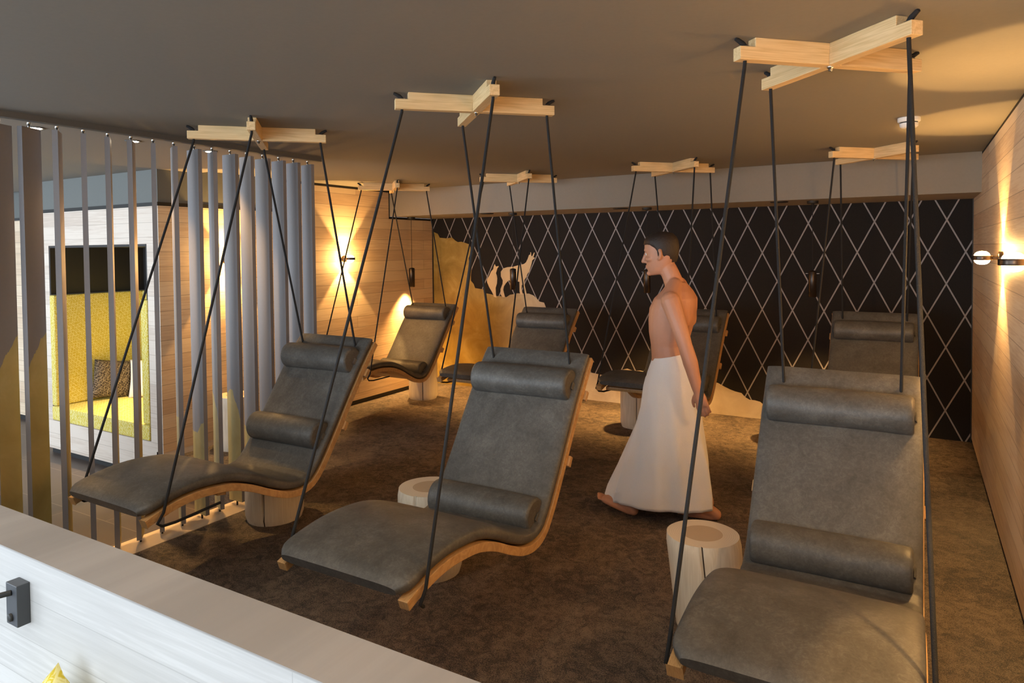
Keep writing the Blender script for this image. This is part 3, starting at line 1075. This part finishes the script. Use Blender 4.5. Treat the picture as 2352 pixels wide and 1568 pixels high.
per = thing('person', 'dark-haired bare-chested person in a long white towel walking barefoot to the left', 'person', (PX, PY, 0))
bmb = MB()
SK = MT['skin']


def ellring(c, ax, ay, n=20, e=2.0, fx=None):
    out = []
    for j in range(n):
        a = 2 * PI * j / n
        ca, sa = math.cos(a), math.sin(a)
        out.append(c + FW * (ax * math.copysign(abs(ca) ** (2 / e), ca)) + LF * (ay * math.copysign(abs(sa) ** (2 / e), sa)))
    return out


def capsule(pts, rs, n=14):
    """round-ended tapering limb through pts"""
    pts = [Vector(p) for p in pts]
    P2 = catmull(pts, 5)
    rr = []
    for i in range(len(pts) - 1):
        for j in range(5):
            rr.append(rs[i] + (rs[i + 1] - rs[i]) * j / 5)
    rr.append(rs[-1])
    d0 = (P2[0] - P2[1]).normalized(); d1 = (P2[-1] - P2[-2]).normalized()
    h = [P2[0] + d0 * rr[0] * k for k in (.97, .8, .45)]
    hr = [rr[0] * k for k in (.2, .6, .89)]
    q = [P2[-1] + d1 * rr[-1] * k for k in (.45, .8, .97)]
    qr = [rr[-1] * k for k in (.89, .6, .2)]
    bmb.tube(h + P2 + q, hr + rr + qr, SK, n)


# trunk: hips to neck (centre forward, up, half depth, half width)
TR = [(.0, .80, .085, .13), (.0, .86, .115, .165), (-.005, .94, .120, .170), (.01, 1.03, .105, .155), (.02, 1.10, .10, .148), (.015, 1.18, .108, .156), (.005, 1.26, .118, .168),
      (-.005, 1.33, .120, .176), (-.02, 1.39, .108, .172), (-.03, 1.435, .085, .140), (-.03, 1.465, .066, .092), (-.02, 1.49, .058, .062)]
bmb.loft([ellring(P(f, 0, u), a * (1.17 if 1.1 < u < 1.42 else 1.08), b * 1.03, 24, 2.3) for f, u, a, b in TR], SK)
for sl in (1, -1):
    capsule([P(.055, sl * .075, 1.335), P(.060, sl * .08, 1.285)], [.062, .062])       # chest
    capsule([P(-.075, sl * .09, 1.36), P(-.085, sl * .085, 1.25)], [.055, .045])    # shoulder blade
    capsule([P(-.045, sl * .08, .90), P(-.045, sl * .08, .86)], [.075, .07])         # seat
    capsule([P(-.03, sl * .06, 1.475), P(-.03, sl * .17, 1.395)], [.045, .055])      # shoulder slope
capsule([P(-.025, 0, 1.44), P(.005, 0, 1.52), P(.03, 0, 1.575)], [.064, .057, .055])  # neck
# arms
capsule([P(-.035, .19, 1.385), P(-.09, .225, 1.25), P(-.135, .24, 1.12)], [.060, .050, .041])
capsule([P(-.135, .24, 1.12), P(-.165, .248, 1.03), P(-.205, .250, .875)], [.043, .044, .028])
capsule([P(-.025, -.19, 1.385), P(-.02, -.225, 1.25), P(.0, -.24, 1.12)], [.060, .050, .041])
capsule([P(.0, -.245, 1.12), P(.05, -.255, 1.03), P(.11, -.255, .90)], [.043, .044, .028])


def hand(w, d, side):
    """w wrist, d hand direction; palm facing the thigh"""
    d = d.normalized()
    lat = LF * side
    fwd = (FW - d * FW.dot(d)).normalized()
    inn = -(lat - d * lat.dot(d)).normalized()
    capsule([w + d * .01, w + d * .05 + fwd * .008, w + d * .085 + fwd * .012], [.026, .026, .022])
    capsule([w + d * .02 - fwd * .008, w + d * .05 - fwd * .014, w + d * .085 - fwd * .018], [.022, .024, .020])
    for k, (o, ln) in enumerate([(.030, .070), (.010, .080), (-.011, .074), (-.030, .058)]):
        b = w + d * .088 + fwd * o
        capsule([b, b + d * ln * .45 + inn * .004, b + d * ln * .78 + inn * .016, b + d * ln * .95 + inn * .03], [.0095, .009, .0082, .0072], 10)
    b = w + d * .03 + fwd * .026
    capsule([b, b + d * .03 + fwd * .022 + inn * .01, b + d * .062 + fwd * .026 + inn * .018], [.013, .0105, .0085], 10)


hand(P(-.205, .250, .875), P(-.05, -.01, -.17), 1)
hand(P(.11, -.255, .90), P(.09, .01, -.16), -1)
# legs
capsule([P(.0, .09, .88), P(.085, .085, .69), P(.15, .085, .51)], [.080, .070, .052])
capsule([P(.15, .085, .51), P(.20, .085, .36), P(.28, .085, .12)], [.052, .054, .036])
capsule([P(-.01, -.09, .88), P(-.01, -.085, .69), P(-.03, -.085, .50)], [.080, .070, .052])
capsule([P(-.03, -.09, .50), P(-.11, -.09, .34), P(-.20, -.085, .11)], [.052, .054, .036])


def foot(heel, fd, upd):
    sd = fd.cross(upd)
    capsule([heel + upd * .036, heel + upd * .05 + fd * .04, heel + upd * .042 + fd * .11, heel + upd * .026 + fd * .18], [.036, .040, .036, .024])
    capsule([heel + upd * .022 + fd * .02 + sd * .012, heel + upd * .022 + fd * .10 + sd * .022, heel + upd * .020 + fd * .185 + sd * .025], [.022, .021, .019])
    capsule([heel + upd * .022 + fd * .02 - sd * .012, heel + upd * .022 + fd * .10 - sd * .022, heel + upd * .020 + fd * .185 - sd * .022], [.022, .021, .019])
    for k, (o, ln, r) in enumerate([(.032, .062, .0125), (.012, .058, .009), (-.004, .053, .0085), (-.019, .046, .008), (-.032, .038, .0075)]):
        b = heel + upd * .016 + fd * .185 + sd * o
        capsule([b, b + fd * ln * .6 + upd * .003, b + fd * ln - upd * .002], [r, r * .95, r * .85], 10)


lf_d = (FW * .93 + UPV * .30).normalized()
foot(P(.245, .085, .012), lf_d, (UPV * .95 - FW * .30).normalized())
foot(P(-.245, -.085, .002), FW.copy(), UPV.copy())

# head, looking to the left of the picture, tilted slightly down
HD = P(.072, 0, 1.662)
TILT = R(7)
HF = (FW * math.cos(TILT) - UPV * math.sin(TILT)).normalized()
HU = (UPV * math.cos(TILT) + FW * math.sin(TILT)).normalized()


def H(f, l, u):
    return HD + (HF * f + LF * l + HU * u) * 1.06


rings = []
# (u, front, back, half width)
for u, fr, ba, hw_ in [(-.118, .070, .0, .020), (-.112, .082, .010, .034), (-.098, .088, .03, .046), (-.075, .088, .055, .056), (-.05, .088, .075, .063), (-.02, .086, .092, .069),
                       (.01, .088, .098, .073), (.04, .092, .10, .075), (.065, .090, .098, .074), (.09, .078, .088, .066), (.108, .056, .068, .050), (.120, .025, .038, .026)]:
    ring = []
    for j in range(28):
        a = 2 * PI * j / 28
        ca, sa = math.cos(a), math.sin(a)
        r = fr if ca > 0 else ba
        ring.append(H(r * math.copysign(abs(ca) ** .85, ca), hw_ * math.copysign(abs(sa) ** .9, sa), u))
    rings.append(ring)
bmb.loft(rings, SK)
capsule([H(.086, 0, .025), H(.098, 0, .0), H(.112, 0, -.028)], [.010, .012, .0135], 12)       # nose
capsule([H(.092, .011, -.033), H(.098, .008, -.034)], [.009, .009], 10)
capsule([H(.092, -.011, -.033), H(.098, -.008, -.034)], [.009, .009], 10)
for sl in (1, -1):
    capsule([H(.086, sl * .014, .036), H(.076, sl * .045, .036)], [.011, .010], 10)            # brow ridge
    capsule([H(.070, sl * .042, -.018), H(.055, sl * .054, -.02)], [.018, .016], 10)           # cheek bone
    capsule([H(-.012, sl * .073, .026), H(-.020, sl * .084, .012), H(-.014, sl * .080, -.018), H(-.004, sl * .075, -.028)], [.010, .011, .010, .009], 10)   # ear
capsule([H(.088, -.022, -.060), H(.094, 0, -.058), H(.088, .022, -.060)], [.006, .0085, .006], 10)   # lips
capsule([H(.086, -.020, -.071), H(.092, 0, -.072), H(.086, .020, -.071)], [.006, .009, .006], 10)
capsule([H(.082, -.01, -.103), H(.082, .01, -.103)], [.017, .017], 10)                           # chin
raw = bmb.build('body', per)
rm = raw.modifiers.new('r', 'REMESH'); rm.mode = 'VOXEL'; rm.voxel_size = .0048; rm.use_smooth_shade = True
sm = raw.modifiers.new('s', 'SMOOTH'); sm.factor = .5; sm.iterations = 9
dg = bpy.context.evaluated_depsgraph_get()
me = bpy.data.meshes.new_from_object(raw.evaluated_get(dg))
raw.modifiers.clear()
raw.data = me
for p in me.polygons:
    p.use_smooth = True
me.materials.clear(); me.materials.append(SK)
# eyes and hair
for sl in (1, -1):
    c = H(.075, sl * .033, .012)
    MB().lathe([(.001, -.011), (.008, -.008), (.0112, 0), (.008, .008), (.001, .011)], MT['eye'], c, 14).build('eye', per)
    MB().lathe([(.001, -.005), (.004, -.0035), (.0055, 0), (.004, .0035), (.001, .005)], MT['hair'], c + HF * .0085, 12).build('iris', per)
hb = MB()
rings = []
for u, fr, ba, hw_ in [(-.055, -.060, .086, .046), (-.035, -.045, .096, .062), (-.005, -.022, .105, .075), (.02, .004, .110, .080), (.045, .045, .112, .082), (.07, .095, .111, .082), (.095, .088, .102, .075),
                       (.115, .072, .084, .060), (.128, .042, .052, .038), (.134, .01, .02, .012)]:
    ring = []
    for j in range(36):
        a = 2 * PI * j / 36
        ca, sa = math.cos(a), math.sin(a)
        r = fr * ca if ca > 0 else ba * ca
        k = 1 + .035 * noise.noise(Vector((ca * 6, sa * 6, u * 60)))
        ring.append(H(r * k, hw_ * sa * k, u))
    rings.append(ring)
hb.loft(rings, MT['hair'])
hb.build('hair', per)
# long towel wrapped at the waist
tw = MB()
rings = []
TW = [(.005, 1.040, .118, .172), (.005, 1.02, .122, .176), (.008, .95, .145, .188), (.012, .85, .168, .196), (.015, .72, .182, .198), (.025, .60, .205, .195), (.04, .48, .240, .190), (.055, .36, .275, .186), (.072, .25, .300, .182), (.083, .17, .318, .180), (.09, .095, .328, .178)]
NT = 96
fine_ = []
for a, b in zip(TW, TW[1:]):
    for q in range(4):
        fine_.append(tuple(x + (y - x) * q / 4 for x, y in zip(a, b)))
fine_.append(TW[-1])
for f, u, ax, ay in fine_:
    ring = []
    k = max(0, min(1, (1.0 - u) / .8))
    for j in range(NT):
        a = 2 * PI * j / NT
        fold = 1 + k * (.030 * math.sin(9 * a + 3.5 * u) + .035 * math.sin(5 * a - 4 * u + 1) + .018 * math.sin(15 * a + 7 * u))
        # overlapping edge of the wrap on the near side
        dd = math.atan2(math.sin(a - R(62 - 20 * (1 - u))), math.cos(a - R(62 - 20 * (1 - u))))
        if -.9 < dd < 0:
            fold += .09 * k * (1 + dd / .9)
        c = P(f, 0, u + .022 * math.cos(a) * (-1 if u > .9 else -.4))
        ring.append(c + FW * ax * fold * math.cos(a) + LF * ay * fold * math.sin(a))
    rings.append(ring)
tw.loft(rings, MT['towel'], cap=False)
two = tw.build('towel', per)
so = two.modifiers.new('s', 'SOLIDIFY'); so.thickness = .007; so.offset = -1
two['label'] = 'long white towel wrapped around the waist down to the ankles'
